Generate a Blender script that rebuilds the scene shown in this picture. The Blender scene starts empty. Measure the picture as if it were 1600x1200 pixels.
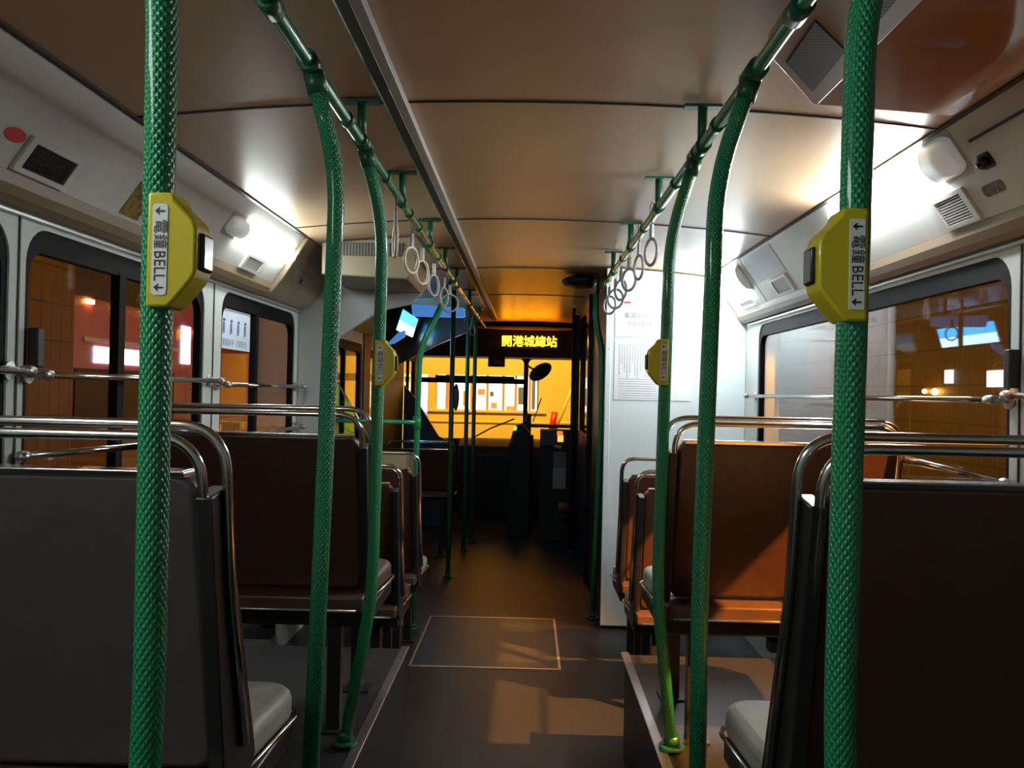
import bpy, bmesh, math, random
from mathutils import Vector, Matrix
from mathutils.geometry import tessellate_polygon
random.seed(4)
PI = math.pi
C = bpy.context.scene.collection
SC = bpy.context.scene

# ---------------------------------------------------------------- camera
F = 1350.0
cam_d = bpy.data.cameras.new('camera')
cam_d.sensor_fit = 'HORIZONTAL'; cam_d.sensor_width = 36.0
cam_d.lens = F / 1600.0 * 36.0
cam_d.clip_start = 0.05; cam_d.clip_end = 200
cam = bpy.data.objects.new('camera', cam_d); C.objects.link(cam)
fw = Vector((25, -13, -F)).normalized()
up = Vector((.021, 1, -.00924)); up = (up - fw * up.dot(fw)).normalized()
rt = fw.cross(up)
cam.matrix_world = Matrix((( rt.x, rt.y, rt.z, 0), (fw.x, fw.y, fw.z, 0), (up.x, up.y, up.z, 1.3), (0, 0, 0, 1)))
SC.camera = cam

# ---------------------------------------------------------------- world, lights, exposure
SC.view_settings.view_transform = 'Standard'; SC.view_settings.look = 'None'
SC.view_settings.gamma = 1.0; SC.view_settings.use_curve_mapping = False
SC.view_settings.exposure = 0.55
W = bpy.data.worlds.new('night_sky'); SC.world = W; W.use_nodes = True
W.node_tree.nodes['Background'].inputs[0].default_value = (.75, .30, .10, 1)
W.node_tree.nodes['Background'].inputs[1].default_value = .055
SODIUM = (1.0, .42, .06)
def lamp(name, kind, loc, energy, color, size=.1, target=None, **kw):
    d = bpy.data.lights.new(name, kind); d.energy = energy; d.color = color
    if kind in ('POINT', 'SPOT'): d.shadow_soft_size = size
    if kind == 'AREA': d.size = size
    for k, v in kw.items(): setattr(d, k, v)
    o = bpy.data.objects.new(name, d); C.objects.link(o); o.location = loc
    if target is not None:
        o.rotation_euler = (Vector(target) - Vector(loc)).to_track_quat('-Z', 'Y').to_euler()
    return o
# street lamp whose light comes in over the right hand windows
lamp('street_lamp_light', 'SPOT', (8.2, -2.9, 10.0), 40000, (1.0, .36, .06), .12, (.62, 2.25, .8), spot_size=.285, spot_blend=.25)
lamp('forecourt_light', 'SPOT', (-.2, 9.9, 4.6), 1350, (1.0, .60, .15), .25, (-.1, 14, 1.0), spot_size=1.15, spot_blend=.5)
lamp('bay_light', 'AREA', (-3.0, 8.5, 5.5), 34, (1.0, .58, .70), 1.5, (-4.4, 10, 1.2))
lamp('kerb_light', 'AREA', (-1.9, 4.0, 4.6), 17, SODIUM, .8, (-3.0, 5.0, 1.2))
lamp('ground_bounce_fill', 'SPOT', (-2.2, 2.0, 7.0), 600, SODIUM, .2, (-1.9, 3.2, 0), spot_size=.8, spot_blend=.6)  # added unseen lamp; its bounce off the ground warms the ceiling
lamp('wall_wash', 'AREA', (2.1, 6.5, 5.0), 1.8, SODIUM, 1.0, (4.2, 7.5, 1.5))

# ---------------------------------------------------------------- materials
def mat(name, col=(.5, .5, .5), rough=.5, metal=0., spec=.5, emit=None, es=0., bump=None, var=0., vscale=30., coat=0., alpha=None):
    m = bpy.data.materials.new(name); m.use_nodes = True
    nt = m.node_tree; b = nt.nodes['Principled BSDF']
    b.inputs['Base Color'].default_value = (*col, 1)
    b.inputs['Roughness'].default_value = rough
    b.inputs['Metallic'].default_value = metal
    b.inputs['Specular IOR Level'].default_value = spec
    b.inputs['Coat Weight'].default_value = coat
    if emit:
        b.inputs['Emission Color'].default_value = (*emit, 1); b.inputs['Emission Strength'].default_value = es
    tc = nt.nodes.new('ShaderNodeTexCoord')
    if var:
        n = nt.nodes.new('ShaderNodeTexNoise'); n.inputs['Scale'].default_value = vscale; n.inputs['Detail'].default_value = 6
        nt.links.new(tc.outputs['Object'], n.inputs['Vector'])
        r = nt.nodes.new('ShaderNodeValToRGB')
        r.color_ramp.elements[0].position = .3; r.color_ramp.elements[1].position = .7
        r.color_ramp.elements[0].color = tuple(c * (1 - var) for c in col) + (1,)
        r.color_ramp.elements[1].color = tuple(min(1, c * (1 + var)) for c in col) + (1,)
        nt.links.new(n.outputs['Fac'], r.inputs['Fac']); nt.links.new(r.outputs['Color'], b.inputs['Base Color'])
    if bump:
        n2 = nt.nodes.new('ShaderNodeTexNoise'); n2.inputs['Scale'].default_value = bump[0]; n2.inputs['Detail'].default_value = 4
        nt.links.new(tc.outputs['Object'], n2.inputs['Vector'])
        bp = nt.nodes.new('ShaderNodeBump'); bp.inputs['Strength'].default_value = bump[1]; bp.inputs['Distance'].default_value = bump[2]
        nt.links.new(n2.outputs['Fac'], bp.inputs['Height']); nt.links.new(bp.outputs['Normal'], b.inputs['Normal'])
    return m
def math_node(nt, op, a, b=None):
    n = nt.nodes.new('ShaderNodeMath'); n.operation = op
    for i, v in enumerate((a, b)):
        if v is None: continue
        if isinstance(v, (int, float)): n.inputs[i].default_value = v
        else: nt.links.new(v, n.inputs[i])
    return n.outputs[0]
def sleeve_material():
    m = mat('embossed_green_plastic', (.010, .235, .092), .33, coat=.25)
    nt = m.node_tree; b = nt.nodes['Principled BSDF']
    uv = nt.nodes.new('ShaderNodeUVMap'); sp = nt.nodes.new('ShaderNodeSeparateXYZ'); nt.links.new(uv.outputs[0], sp.inputs[0])
    u = math_node(nt, 'MULTIPLY', sp.outputs[0], 14 * PI); v = math_node(nt, 'MULTIPLY', sp.outputs[1], PI / .0105)
    a = math_node(nt, 'ABSOLUTE', math_node(nt, 'SINE', math_node(nt, 'ADD', u, v)))
    c = math_node(nt, 'ABSOLUTE', math_node(nt, 'SINE', math_node(nt, 'SUBTRACT', u, v)))
    h = math_node(nt, 'MULTIPLY', a, c)
    bp = nt.nodes.new('ShaderNodeBump'); bp.inputs['Strength'].default_value = 1; bp.inputs['Distance'].default_value = .0016
    nt.links.new(h, bp.inputs['Height']); nt.links.new(bp.outputs['Normal'], b.inputs['Normal'])
    return m
def glass_material(name, tint=(1, 1, 1), gain=1.0):
    m = bpy.data.materials.new(name); m.use_nodes = True; nt = m.node_tree; nt.nodes.clear()
    out = nt.nodes.new('ShaderNodeOutputMaterial'); mx = nt.nodes.new('ShaderNodeMixShader')
    t = nt.nodes.new('ShaderNodeBsdfTransparent'); t.inputs[0].default_value = (*tint, 1)
    g = nt.nodes.new('ShaderNodeBsdfGlossy'); g.inputs['Roughness'].default_value = .015
    geo = nt.nodes.new('ShaderNodeNewGeometry')
    ior = math_node(nt, 'SUBTRACT', 1.52, math_node(nt, 'MULTIPLY', geo.outputs['Backfacing'], 1.52 - 1 / 1.52))
    f = nt.nodes.new('ShaderNodeFresnel'); nt.links.new(ior, f.inputs[0])
    fac = math_node(nt, 'MINIMUM', math_node(nt, 'MULTIPLY', f.outputs[0], gain), 1.0)
    nt.links.new(fac, mx.inputs[0]); nt.links.new(t.outputs[0], mx.inputs[1]); nt.links.new(g.outputs[0], mx.inputs[2])
    nt.links.new(mx.outputs[0], out.inputs[0]); return m
def stripes_material(name, col, line, rough, period, width, axis=2, metal=0.):
    m = mat(name, col, rough, metal); nt = m.node_tree; b = nt.nodes['Principled BSDF']
    tc = nt.nodes.new('ShaderNodeTexCoord'); sp = nt.nodes.new('ShaderNodeSeparateXYZ'); nt.links.new(tc.outputs['Object'], sp.inputs[0])
    f = math_node(nt, 'FRACT', math_node(nt, 'DIVIDE', sp.outputs[axis], period))
    s = math_node(nt, 'LESS_THAN', f, width)
    mx = nt.nodes.new('ShaderNodeMix'); mx.data_type = 'RGBA'
    mx.inputs['A'].default_value = (*col, 1); mx.inputs['B'].default_value = (*line, 1)
    nt.links.new(s, mx.inputs['Factor']); nt.links.new(mx.outputs['Result'], b.inputs['Base Color']); return m
def tile_material(name, col, grout, w, h):
    m = mat(name, col, .45); nt = m.node_tree; b = nt.nodes['Principled BSDF']
    tc = nt.nodes.new('ShaderNodeTexCoord'); sp = nt.nodes.new('ShaderNodeSeparateXYZ'); nt.links.new(tc.outputs['Object'], sp.inputs[0])
    xy = math_node(nt, 'ADD', sp.outputs[0], sp.outputs[1])
    a = math_node(nt, 'LESS_THAN', math_node(nt, 'FRACT', math_node(nt, 'DIVIDE', xy, w)), .07)
    c = math_node(nt, 'LESS_THAN', math_node(nt, 'FRACT', math_node(nt, 'DIVIDE', sp.outputs[2], h)), .05)
    s = math_node(nt, 'MAXIMUM', a, c)
    n = nt.nodes.new('ShaderNodeTexNoise'); n.inputs['Scale'].default_value = 3; nt.links.new(tc.outputs['Object'], n.inputs['Vector'])
    r = nt.nodes.new('ShaderNodeValToRGB'); nt.links.new(n.outputs['Fac'], r.inputs[0])
    r.color_ramp.elements[0].color = tuple(c_ * .7 for c_ in col) + (1,); r.color_ramp.elements[1].color = tuple(min(1, c_ * 1.2) for c_ in col) + (1,)
    mx = nt.nodes.new('ShaderNodeMix'); mx.data_type = 'RGBA'; nt.links.new(r.outputs[0], mx.inputs['A']); mx.inputs['B'].default_value = (*grout, 1)
    nt.links.new(s, mx.inputs['Factor']); nt.links.new(mx.outputs['Result'], b.inputs['Base Color']); return m

M = dict(
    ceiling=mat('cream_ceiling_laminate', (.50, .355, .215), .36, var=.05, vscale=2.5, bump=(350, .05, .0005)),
    cove=mat('pale_grey_cove_plastic', (.50, .51, .47), .42, var=.03, vscale=8),
    lip=mat('beige_cove_moulding', (.21, .155, .095), .4),
    wall=mat('grey_white_wall', (.50, .55, .54), .45, var=.04, vscale=6),
    panel=mat('pale_blue_white_panel', (.66, .77, .80), .40, var=.02, vscale=4),
    lower=mat('dark_grey_lining', (.05, .05, .055), .6),
    floor=mat('dark_speckled_vinyl_floor', (.017, .021, .023), .46, var=.35, vscale=60, bump=(120, .2, .001)),
    podium=mat('dark_podium_vinyl', (.014, .016, .017), .5, var=.3, vscale=60),
    green=sleeve_material(),
    smooth=mat('smooth_green_paint', (.015, .25, .11), .25, coat=.3),
    joint=mat('dark_green_fitting', (.012, .10, .05), .35),
    chrome=mat('polished_steel', (.62, .60, .57), .16, 1.),
    alu=mat('brushed_aluminium', (.55, .55, .55), .35, 1.),
    black=mat('black_rubber', (.012, .012, .013), .5),
    blackgl=mat('black_gloss_plastic', (.012, .012, .014), .2),
    vinyl=mat('brown_seat_vinyl', (.066, .030, .019), .32, var=.12, vscale=40, bump=(220, .12, .0006)),
    vinylg=mat('grey_brown_seat_vinyl', (.080, .062, .062), .34, var=.10, vscale=40, bump=(220, .12, .0006)),
    seatside=mat('black_seat_moulding', (.018, .017, .017), .32),
    cushion=mat('worn_grey_seat_cushion', (.33, .33, .27), .5, var=.18, vscale=9, bump=(60, .2, .002)),
    cushbrown=mat('brown_seat_cushion', (.075, .040, .026), .42, var=.15, vscale=20),
    yellow=mat('yellow_plastic', (.60, .50, .012), .3, coat=.3),
    white=mat('white_plastic', (.75, .77, .80), .4),
    ink=mat('black_ink', (.02, .02, .025), .5),
    redink=mat('red_ink', (.55, .04, .04), .5),
    greyink=mat('grey_ink', (.17, .20, .25), .5),
    blueink=mat('blue_ink', (.12, .16, .34), .5),
    paper=mat('pale_blue_paper', (.55, .66, .76), .5, var=.03, vscale=40),
    whitepaper=mat('white_paper', (.75, .80, .83), .5),
    lampon=mat('lit_lamp_diffuser', (.9, .9, .9), .4, emit=(.93, 1.0, .97), es=20.),
    lamphot=mat('lit_lamp_diffuser_bright', (.9, .9, .9), .4, emit=(.93, .98, 1.0), es=44.),
    lampdim=mat('frosted_lamp_end', (.72, .74, .74), .3, emit=(.95, 1.0, .98), es=.08),
    grille=stripes_material('dark_grille', (.018, .018, .02), (.09, .09, .09), .5, .0125, .35, 1),
    grillex=stripes_material('dark_mesh_grille', (.025, .025, .022), (.16, .15, .13), .5, .014, .3, 0),
    frame=mat('grille_frame_plastic', (.55, .56, .52), .4),
    glass=glass_material('window_glass'), tglass=glass_material('teal_glass', (.55, .88, .82), 1.5),
    wsglass=glass_material('windscreen_glass', (.95, .97, .95)),
    gasket=mat('black_window_gasket', (.0035, .0045, .005), .6, spec=.12),
    unit=mat('glossy_brown_orange_sheen_panel', (.42, .19, .07), .10, coat=.6, var=.15, vscale=6),  # brown, with the orange street reflection put into the base colour
    unitfr=mat('grey_brown_frame', (.34, .31, .26), .4),
    ring=mat('ivory_plastic_ring', (.62, .56, .40), .35),
    ringw=mat('grey_plastic_ring', (.30, .31, .33), .35),
    strap=mat('dark_nylon_strap', (.03, .03, .03), .6),
    holder=mat('grey_plastic_strap_holder', (.32, .31, .29), .4),
    trunk=mat('grey_cable_trunking', (.38, .38, .36), .35),
    mech=mat('beige_fibreglass_cover', (.23, .19, .12), .35),
    plate=mat('grey_blue_bulkhead', (.38, .43, .43), .35),
    dashblue=mat('blue_grey_dash_moulding', (.05, .085, .13), .35),
    dash=mat('black_dashboard_plastic', (.010, .010, .011), .5),
    led=mat('amber_led_text', (.8, .5, 0), .5, emit=(1, .30, .004), es=30.),
    tv=mat('lit_cyan_panel', (.02, .2, .4), .3, emit=(.03, .42, 1.0), es=5.0),
    tvw=mat('lit_white_panel', (.5, .7, .9), .3, emit=(.45, .80, 1.0), es=6.5),
    beige=mat('beige_partition_board', (.40, .34, .20), .5),
    red=mat('red_plastic', (.65, .04, .02), .35), redlit=mat('lit_red_indicator', (.6, .05, .02), .4, emit=(1, .10, .02), es=1.6),
    oralit=mat('lit_orange_screen', (.6, .25, .05), .4, emit=(1, .32, .06), es=1.6),
    greenlit=mat('lit_green_indicator', (.2, .6, .1), .4, emit=(.30, 1, .10), es=.8),
    yellowwall=mat('yellow_wall_paint', (.90, .64, .12), .6, var=.06, vscale=.8),
    lit=mat('lit_room_window', (.8, .8, .8), .5, emit=(1, .95, .88), es=1.25),
    litg=mat('lit_yellow_green_window', (.6, .8, .2), .5, emit=(.75, .95, .12), es=.8),
    litb=mat('lit_blue_panel', (.4, .4, .8), .5, emit=(.42, .42, .85), es=.7),
    orange=mat('orange_frame_paint', (.80, .36, .08), .5),
    tile=tile_material('orange_brown_wall_tiles', (.34, .17, .08), (.10, .06, .03), .11, .22),
    asphalt=mat('asphalt', (.13, .12, .11), .85, var=.2, vscale=5),
    pink=mat('magenta_bus_paint', (.50, .07, .20), .4),
    buswin=mat('bus_window_dark', (.03, .02, .02), .6),
    buslit=mat('lit_bus_window', (.9, .9, 1), .4, emit=(.85, .88, 1.0), es=4.0),
    flame=mat('lit_amber_lamp', (1, .6, .2), .4, emit=(1, .45, .08), es=14.),
)

# ---------------------------------------------------------------- mesh helpers
def obj(name, bm, m, parent=None, smooth=False, bevel=0.):
    me = bpy.data.meshes.new(name)
    bmesh.ops.recalc_face_normals(bm, faces=bm.faces[:])
    bm.to_mesh(me); bm.free()
    me.materials.append(M[m] if isinstance(m, str) else m)
    if smooth:
        for p in me.polygons: p.use_smooth = True
    o = bpy.data.objects.new(name, me); C.objects.link(o)
    if parent: o.parent = parent
    if bevel:
        md = o.modifiers.new('bevel', 'BEVEL'); md.width = bevel; md.segments = 3; md.limit_method = 'ANGLE'
        me.polygons.foreach_set('use_smooth', [True] * len(me.polygons)); me.set_sharp_from_angle(angle=.7)
    return o
def tag(o, label=None, cat=None, group=None, kind=None):
    if label: o['label'] = label
    if cat: o['category'] = cat
    if group: o['group'] = group
    if kind: o['kind'] = kind
    return o
def empty(name, loc=(0, 0, 0), label=None, cat=None, group=None, kind=None):
    o = bpy.data.objects.new(name, None); C.objects.link(o); o.location = loc
    return tag(o, label, cat, group, kind)
def adopt(root, kids):
    """children are modelled in world space: keep them there under a root placed at its base"""
    for k in kids:
        k.parent = root; k.matrix_parent_inverse = Matrix.Translation(-Vector(root.location))
def box(bm, x0, x1, y0, y1, z0, z1):
    v = [bm.verts.new(p) for p in ((x0, y0, z0), (x1, y0, z0), (x1, y1, z0), (x0, y1, z0), (x0, y0, z1), (x1, y0, z1), (x1, y1, z1), (x0, y1, z1))]
    for f in ((0, 3, 2, 1), (4, 5, 6, 7), (0, 1, 5, 4), (1, 2, 6, 5), (2, 3, 7, 6), (3, 0, 4, 7)): bm.faces.new([v[i] for i in f])
def bx(*a):
    bm = bmesh.new(); box(bm, *a); return bm
def prism(bm, loops, axis, a, b, fn=None):
    """loops of 2D points (outer first, then holes) swept from a to b along axis; fn maps (u,v,w) -> xyz instead"""
    if fn is None:
        fn = {'x': lambda u, v, w: (w, u, v), 'y': lambda u, v, w: (u, w, v), 'z': lambda u, v, w: (u, v, w)}[axis]
    flat = [p for l in loops for p in l]
    tris = tessellate_polygon([[Vector((p[0], p[1], 0)) for p in l] for l in loops])
    va = [bm.verts.new(fn(p[0], p[1], a)) for p in flat]; vb = [bm.verts.new(fn(p[0], p[1], b)) for p in flat]
    if len(loops) == 1:
        try: bm.faces.new(va); bm.faces.new(vb[::-1])
        except ValueError: pass
    else:
        for t in tris:
            try: bm.faces.new([va[i] for i in t]); bm.faces.new([vb[i] for i in reversed(t)])
            except ValueError: pass
    k = 0
    for l in loops:
        n = len(l)
        for i in range(n):
            j = (i + 1) % n
            bm.faces.new((va[k + i], va[k + j], vb[k + j], vb[k + i]))
        k += n
def pr(loops, axis, a, b, fn=None):
    bm = bmesh.new(); prism(bm, loops, axis, a, b, fn); return bm
def rrect(u0, v0, u1, v1, r, n=6):
    pts = []
    for cx, cy, s in ((u1 - r, v0 + r, -PI / 2), (u1 - r, v1 - r, 0), (u0 + r, v1 - r, PI / 2), (u0 + r, v0 + r, PI)):
        for i in range(n + 1):
            a = s + PI / 2 * i / n; pts.append((cx + r * math.cos(a), cy + r * math.sin(a)))
    return pts
def fillet(pts, r, n=6):
    pts = [Vector(p) for p in pts]; out = [pts[0]]
    for i in range(1, len(pts) - 1):
        a, b, c = pts[i - 1], pts[i], pts[i + 1]
        d1 = (a - b); d2 = (c - b); rr = min(r, d1.length * .49, d2.length * .49)
        p0 = b + d1.normalized() * rr; p2 = b + d2.normalized() * rr
        for k in range(n + 1):
            t = k / n; out.append(p0 * (1 - t) ** 2 + b * 2 * t * (1 - t) + p2 * t * t)
    out.append(pts[-1]); return out
def tube(bm, pts, rad, seg=14, closed=False):
    pts = [Vector(p) for p in pts]; n = len(pts); uvl = bm.loops.layers.uv.verify()
    tang = []
    for i in range(n):
        if closed: t = pts[(i + 1) % n] - pts[i - 1]
        else: t = pts[min(i + 1, n - 1)] - pts[max(i - 1, 0)]
        tang.append(t.normalized())
    ref = Vector((0, 1, 0)) if abs(tang[0].y) < .9 else Vector((1, 0, 0))
    nrm = (ref - tang[0] * ref.dot(tang[0])).normalized()
    rings = []; L = [0.]
    for i in range(n):
        if i:
            nrm = (nrm - tang[i] * nrm.dot(tang[i])).normalized(); L.append(L[-1] + (pts[i] - pts[i - 1]).length)
        bi = tang[i].cross(nrm); r = rad[i] if isinstance(rad, (list, tuple)) else rad
        rings.append([bm.verts.new(pts[i] + (nrm * math.cos(2 * PI * k / seg) + bi * math.sin(2 * PI * k / seg)) * r) for k in range(seg)])
    m = n if closed else n - 1
    for i in range(m):
        A, B = rings[i], rings[(i + 1) % n]
        for k in range(seg):
            f = bm.faces.new((A[k], A[(k + 1) % seg], B[(k + 1) % seg], B[k])); f.smooth = True
            for lp, (u, v) in zip(f.loops, ((k, L[i]), (k + 1, L[i]), (k + 1, L[min(i + 1, n - 1)]), (k, L[min(i + 1, n - 1)]))):
                lp[uvl].uv = (u / seg, v)
    if not closed:
        bm.faces.new(rings[0][::-1]); bm.faces.new(rings[-1])
def tb(pts, rad, seg=14, closed=False):
    bm = bmesh.new(); tube(bm, pts, rad, seg, closed); return bm
def text_bm(s, size, fn, thick=.0004, sx=1.0):
    """lettering centred on 0,0; fn maps (u,v,w) to world"""
    cu = bpy.data.curves.new('t', 'FONT'); cu.body = s; cu.size = size; cu.align_x = 'CENTER'; cu.align_y = 'CENTER'
    cu.extrude = thick; cu.resolution_u = 2
    to = bpy.data.objects.new('t', cu); C.objects.link(to)
    dg = bpy.context.evaluated_depsgraph_get(); me = bpy.data.meshes.new_from_object(to.evaluated_get(dg))
    bm = bmesh.new(); bm.from_mesh(me)
    for v in bm.verts: v.co = Vector(fn(v.co.x * sx, v.co.y, v.co.z))
    bpy.data.objects.remove(to); bpy.data.curves.remove(cu); bpy.data.meshes.remove(me)
    return bm
# cove face: a sloping plane from (1.0, 1.965) down to (1.14, 1.76)
CT = Vector((.14, 0, -.205)).normalized(); CN = Vector((-.205, 0, -.14)).normalized()
def cove(side, y, s, off=0.):
    p = Vector((1.0, 0, 1.965)) + CT * s + CN * off
    return (p.x * side, y, p.z)
def cfn(side):
    return lambda u, v, w: cove(side, u, v, w)
def ceil_z(x): return 2.02 - .055 * x * x

# ---------------------------------------------------------------- the shell
YB, YF = -.6, 9.35
def plate_struct(name, bm, m, kind='structure', **kw):
    o = obj(name, bm, m, **kw); o['kind'] = kind; return o
plate_struct('floor', bx(-1.24, 1.24, YB, YF, -.04, 0), 'floor')
N = 16
cp = [(-1.0 + 2.0 * i / N, ceil_z(-1.0 + 2.0 * i / N)) for i in range(N + 1)]
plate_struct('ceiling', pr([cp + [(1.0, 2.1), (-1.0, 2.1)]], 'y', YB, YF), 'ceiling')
for i, y in enumerate((2.13, 3.58, 4.98, 6.36)):
    w = .0035
    o = plate_struct('trim_%d' % (i + 1), pr([[(x, z) for x, z in cp] + [(x, z - .0035) for x, z in reversed(cp)]], 'y', y - w, y + w), 'black')
# raised seat platforms over the wheels
for k, (xa, xb) in enumerate(((-1.2, -.418), (.362, 1.2))):
    plate_struct('trim_%d' % (5 + k), bx(xa, xb, YB, 3.075, 0.0005, .38), 'podium', bevel=.006)
    xe = xb if k == 0 else xa
    plate_struct('trim_%d' % (7 + k), bx(xe - .014, xe + .014, YB, 3.085, .3805, .386), 'alu', bevel=.002)

def side_wall(name, side, wins, doors=()):
    outer = [(YB, 0), (YF, 0), (YF, 2.1), (YB, 2.1)]
    holes = [rrect(a, z0, b, z1, r)[::-1] for a, b, z0, z1, r in list(wins) + list(doors)]
    a, b = (1.2, 1.24) if side > 0 else (-1.24, -1.2)
    plate_struct(name, pr([outer] + holes, 'x', a, b), 'wall')
LW = [(.78, 1.965, .80, 1.675, .09), (2.03, 3.165, .80, 1.675, .09), (3.344, 4.404, .80, 1.675, .09), (6.5, 6.82, .95, 1.60, .06)]
LD = [(5.1, 6.2, .06, 1.62, .05), (8.25, 9.15, .06, 1.66, .05)]
RW = [(1.05, 2.085, .80, 1.675, .09), (2.174, 4.545, .80, 1.675, .09), (4.95, 7.1, .80, 1.675, .09), (7.3, 9.1, .80, 1.675, .09)]
side_wall('wall_left', -1, LW, LD)
side_wall('wall_right', 1, RW)
wi = 0
for side, lst in ((-1, LW), (1, RW)):
    for (a, b, z0, z1, r) in lst:
        wi += 1
        root = empty('window_%d' % wi, (side * 1.22, a, z0), kind='structure')
        kids = []
        xa, xb = sorted((side * 1.205, side * 1.232))
        kids.append(obj('window_frame', pr([rrect(a + .001, z0 + .001, b - .001, z1 - .001, r - .001), rrect(a + .022, z0 + .022, b - .022, z1 - .058, r - .03)[::-1]], 'x', xa, xb), 'gasket'))
        xa, xb = sorted((side * 1.2175, side * 1.2225))
        kids.append(obj('glass', pr([rrect(a + .015, z0 + .015, b - .015, z1 - .03, r - .02)], 'x', xa, xb), 'glass'))
        if b - a > .9:
            ym = {2: 2.53, 3: 3.80}.get(wi, (a + b) / 2 + (0.0 if side < 0 else -.15))
            xa, xb = sorted((side * 1.203, side * 1.230))
            kids.append(obj('sash_bar', bx(xa, xb, ym - .02, ym + .02, z0 + .02, z1 - .05), 'gasket'))
        adopt(root, kids)
for k, (y0, y1, z0, z1) in enumerate(((5.1, 6.2, .06, 1.62), (8.25, 9.15, .06, 1.66))):
    root = empty('door_%d' % (k + 1), (-1.22, y0, z0), kind='structure')
    ym = (y0 + y1) / 2; kids = []
    kids.append(obj('door_frame', pr([rrect(y0 + .001, z0 + .001, y1 - .001, z1 - .001, .04), rrect(y0 + .05, z0 + .08, ym - .02, z1 - .06, .03)[::-1], rrect(ym + .02, z0 + .08, y1 - .05, z1 - .06, .03)[::-1]], 'x', -1.235, -1.205), 'gasket'))
    kids.append(obj('glass', bx(-1.222, -1.218, y0 + .04, y1 - .04, z0 + .07, z1 - .05), 'glass'))
    adopt(root, kids)
# aluminium strips over the windows, dark joint lines between wall panels
tn = 9
def trim(bm, m, **kw):
    global tn
    o = plate_struct('trim_%d' % tn, bm, m, **kw); tn += 1; return o
for side in (-1, 1):
    xa, xb = sorted((side * 1.1855, side * 1.1995))
    trim(bx(xa, xb, YB, 4.72 if side > 0 else 4.7, 1.686, 1.695), 'alu', bevel=.002)
    # sloping cove with a rounded lower moulding
    prof = [(1.0, 1.9645), (1.14, 1.76), (1.1995, 1.76), (1.1995, 2.06), (1.0, 2.06)]
    trim(pr([[(p[0] * side, p[1]) for p in prof]], 'y', YB, 4.799 if side > 0 else 3.79), 'cove')
    lipp = [(1.14, 1.7595), (1.146, 1.735), (1.16, 1.715), (1.18, 1.703), (1.1995, 1.70), (1.1995, 1.7595)]
    trim(pr([[(p[0] * side, p[1]) for p in lipp]], 'y', YB, 4.799 if side > 0 else 3.79), 'lip')
    # joint line where cove meets ceiling
    trim(bx(*sorted((side * .985, side * .999)), YB, 4.79 if side > 0 else 3.79, 1.9605, 1.9655), 'black')
    for y in ((2.0, 3.255) if side < 0 else (2.13,)):
        trim(bx(*sorted((side * 1.1965, side * 1.1995)), y - .003, y + .003, .8, 1.7), 'black')
    # plain dark lining under the windows
    trim(bx(*sorted((side * 1.19, side * 1.1995)), YB, 4.7, .38, .78), 'lower')
for k in range(2):   # joints across the left and right cove
    side, y = ((1, 4.17), (-1, 2.62))[k]
    if k == 0: trim(pr([[(y - .003, .005), (y + .003, .005), (y + .003, .245), (y - .003, .245)]], 'x', -.001, .0015, cfn(side)), 'black')
# left cove beyond the exit door, up to the front
prof = [(1.0, 1.9645), (1.14, 1.76), (1.1995, 1.70), (1.1995, 2.06), (1.0, 2.06)]
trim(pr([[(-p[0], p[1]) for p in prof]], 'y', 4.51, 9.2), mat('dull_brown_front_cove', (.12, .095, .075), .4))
dl = mat('dark_grey_side_lining', (.060, .055, .062), .5)
for a, b in ((6.24, 6.485), (6.835, 8.23)):
    trim(bx(-1.1995, -1.19, a, b, .001, 1.698), dl)
trim(bx(-1.1995, -1.19, 6.486, 6.834, .001, .945), dl)
trim(pr([[(p[0], p[1]) for p in prof]], 'y', 5.9, 9.2), 'cove')
# rear wall behind the camera, front wall around the windscreen
plate_struct('wall_back', bx(-1.24, 1.24, YB - .04, YB, 0, 2.1), 'wall')
ws_out = [(-1.2, 0), (1.2, 0), (1.2, 2.06), (-1.2, 2.06)]
plate_struct('wall_front', pr([ws_out, rrect(-1.17, .79, -.05, 1.655, .05)[::-1], rrect(.0, .79, 1.1, 1.655, .05)[::-1]], 'y', 9.30, 9.345), 'dash')
root = empty('window_9', (0, 9.32, .79), kind='structure')
adopt(root, [obj('glass', bx(-1.18, 1.12, 9.325, 9.33, .78, 1.66), 'wsglass'),
             obj('blind_rail', bx(-1.165, -.05, 9.28, 9.299, 1.385, 1.44), 'black', bevel=.004),
             obj('blind_rail', bx(-1.0, -.15, 9.265, 9.2795, 1.425, 1.465), 'black', bevel=.004)])

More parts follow.
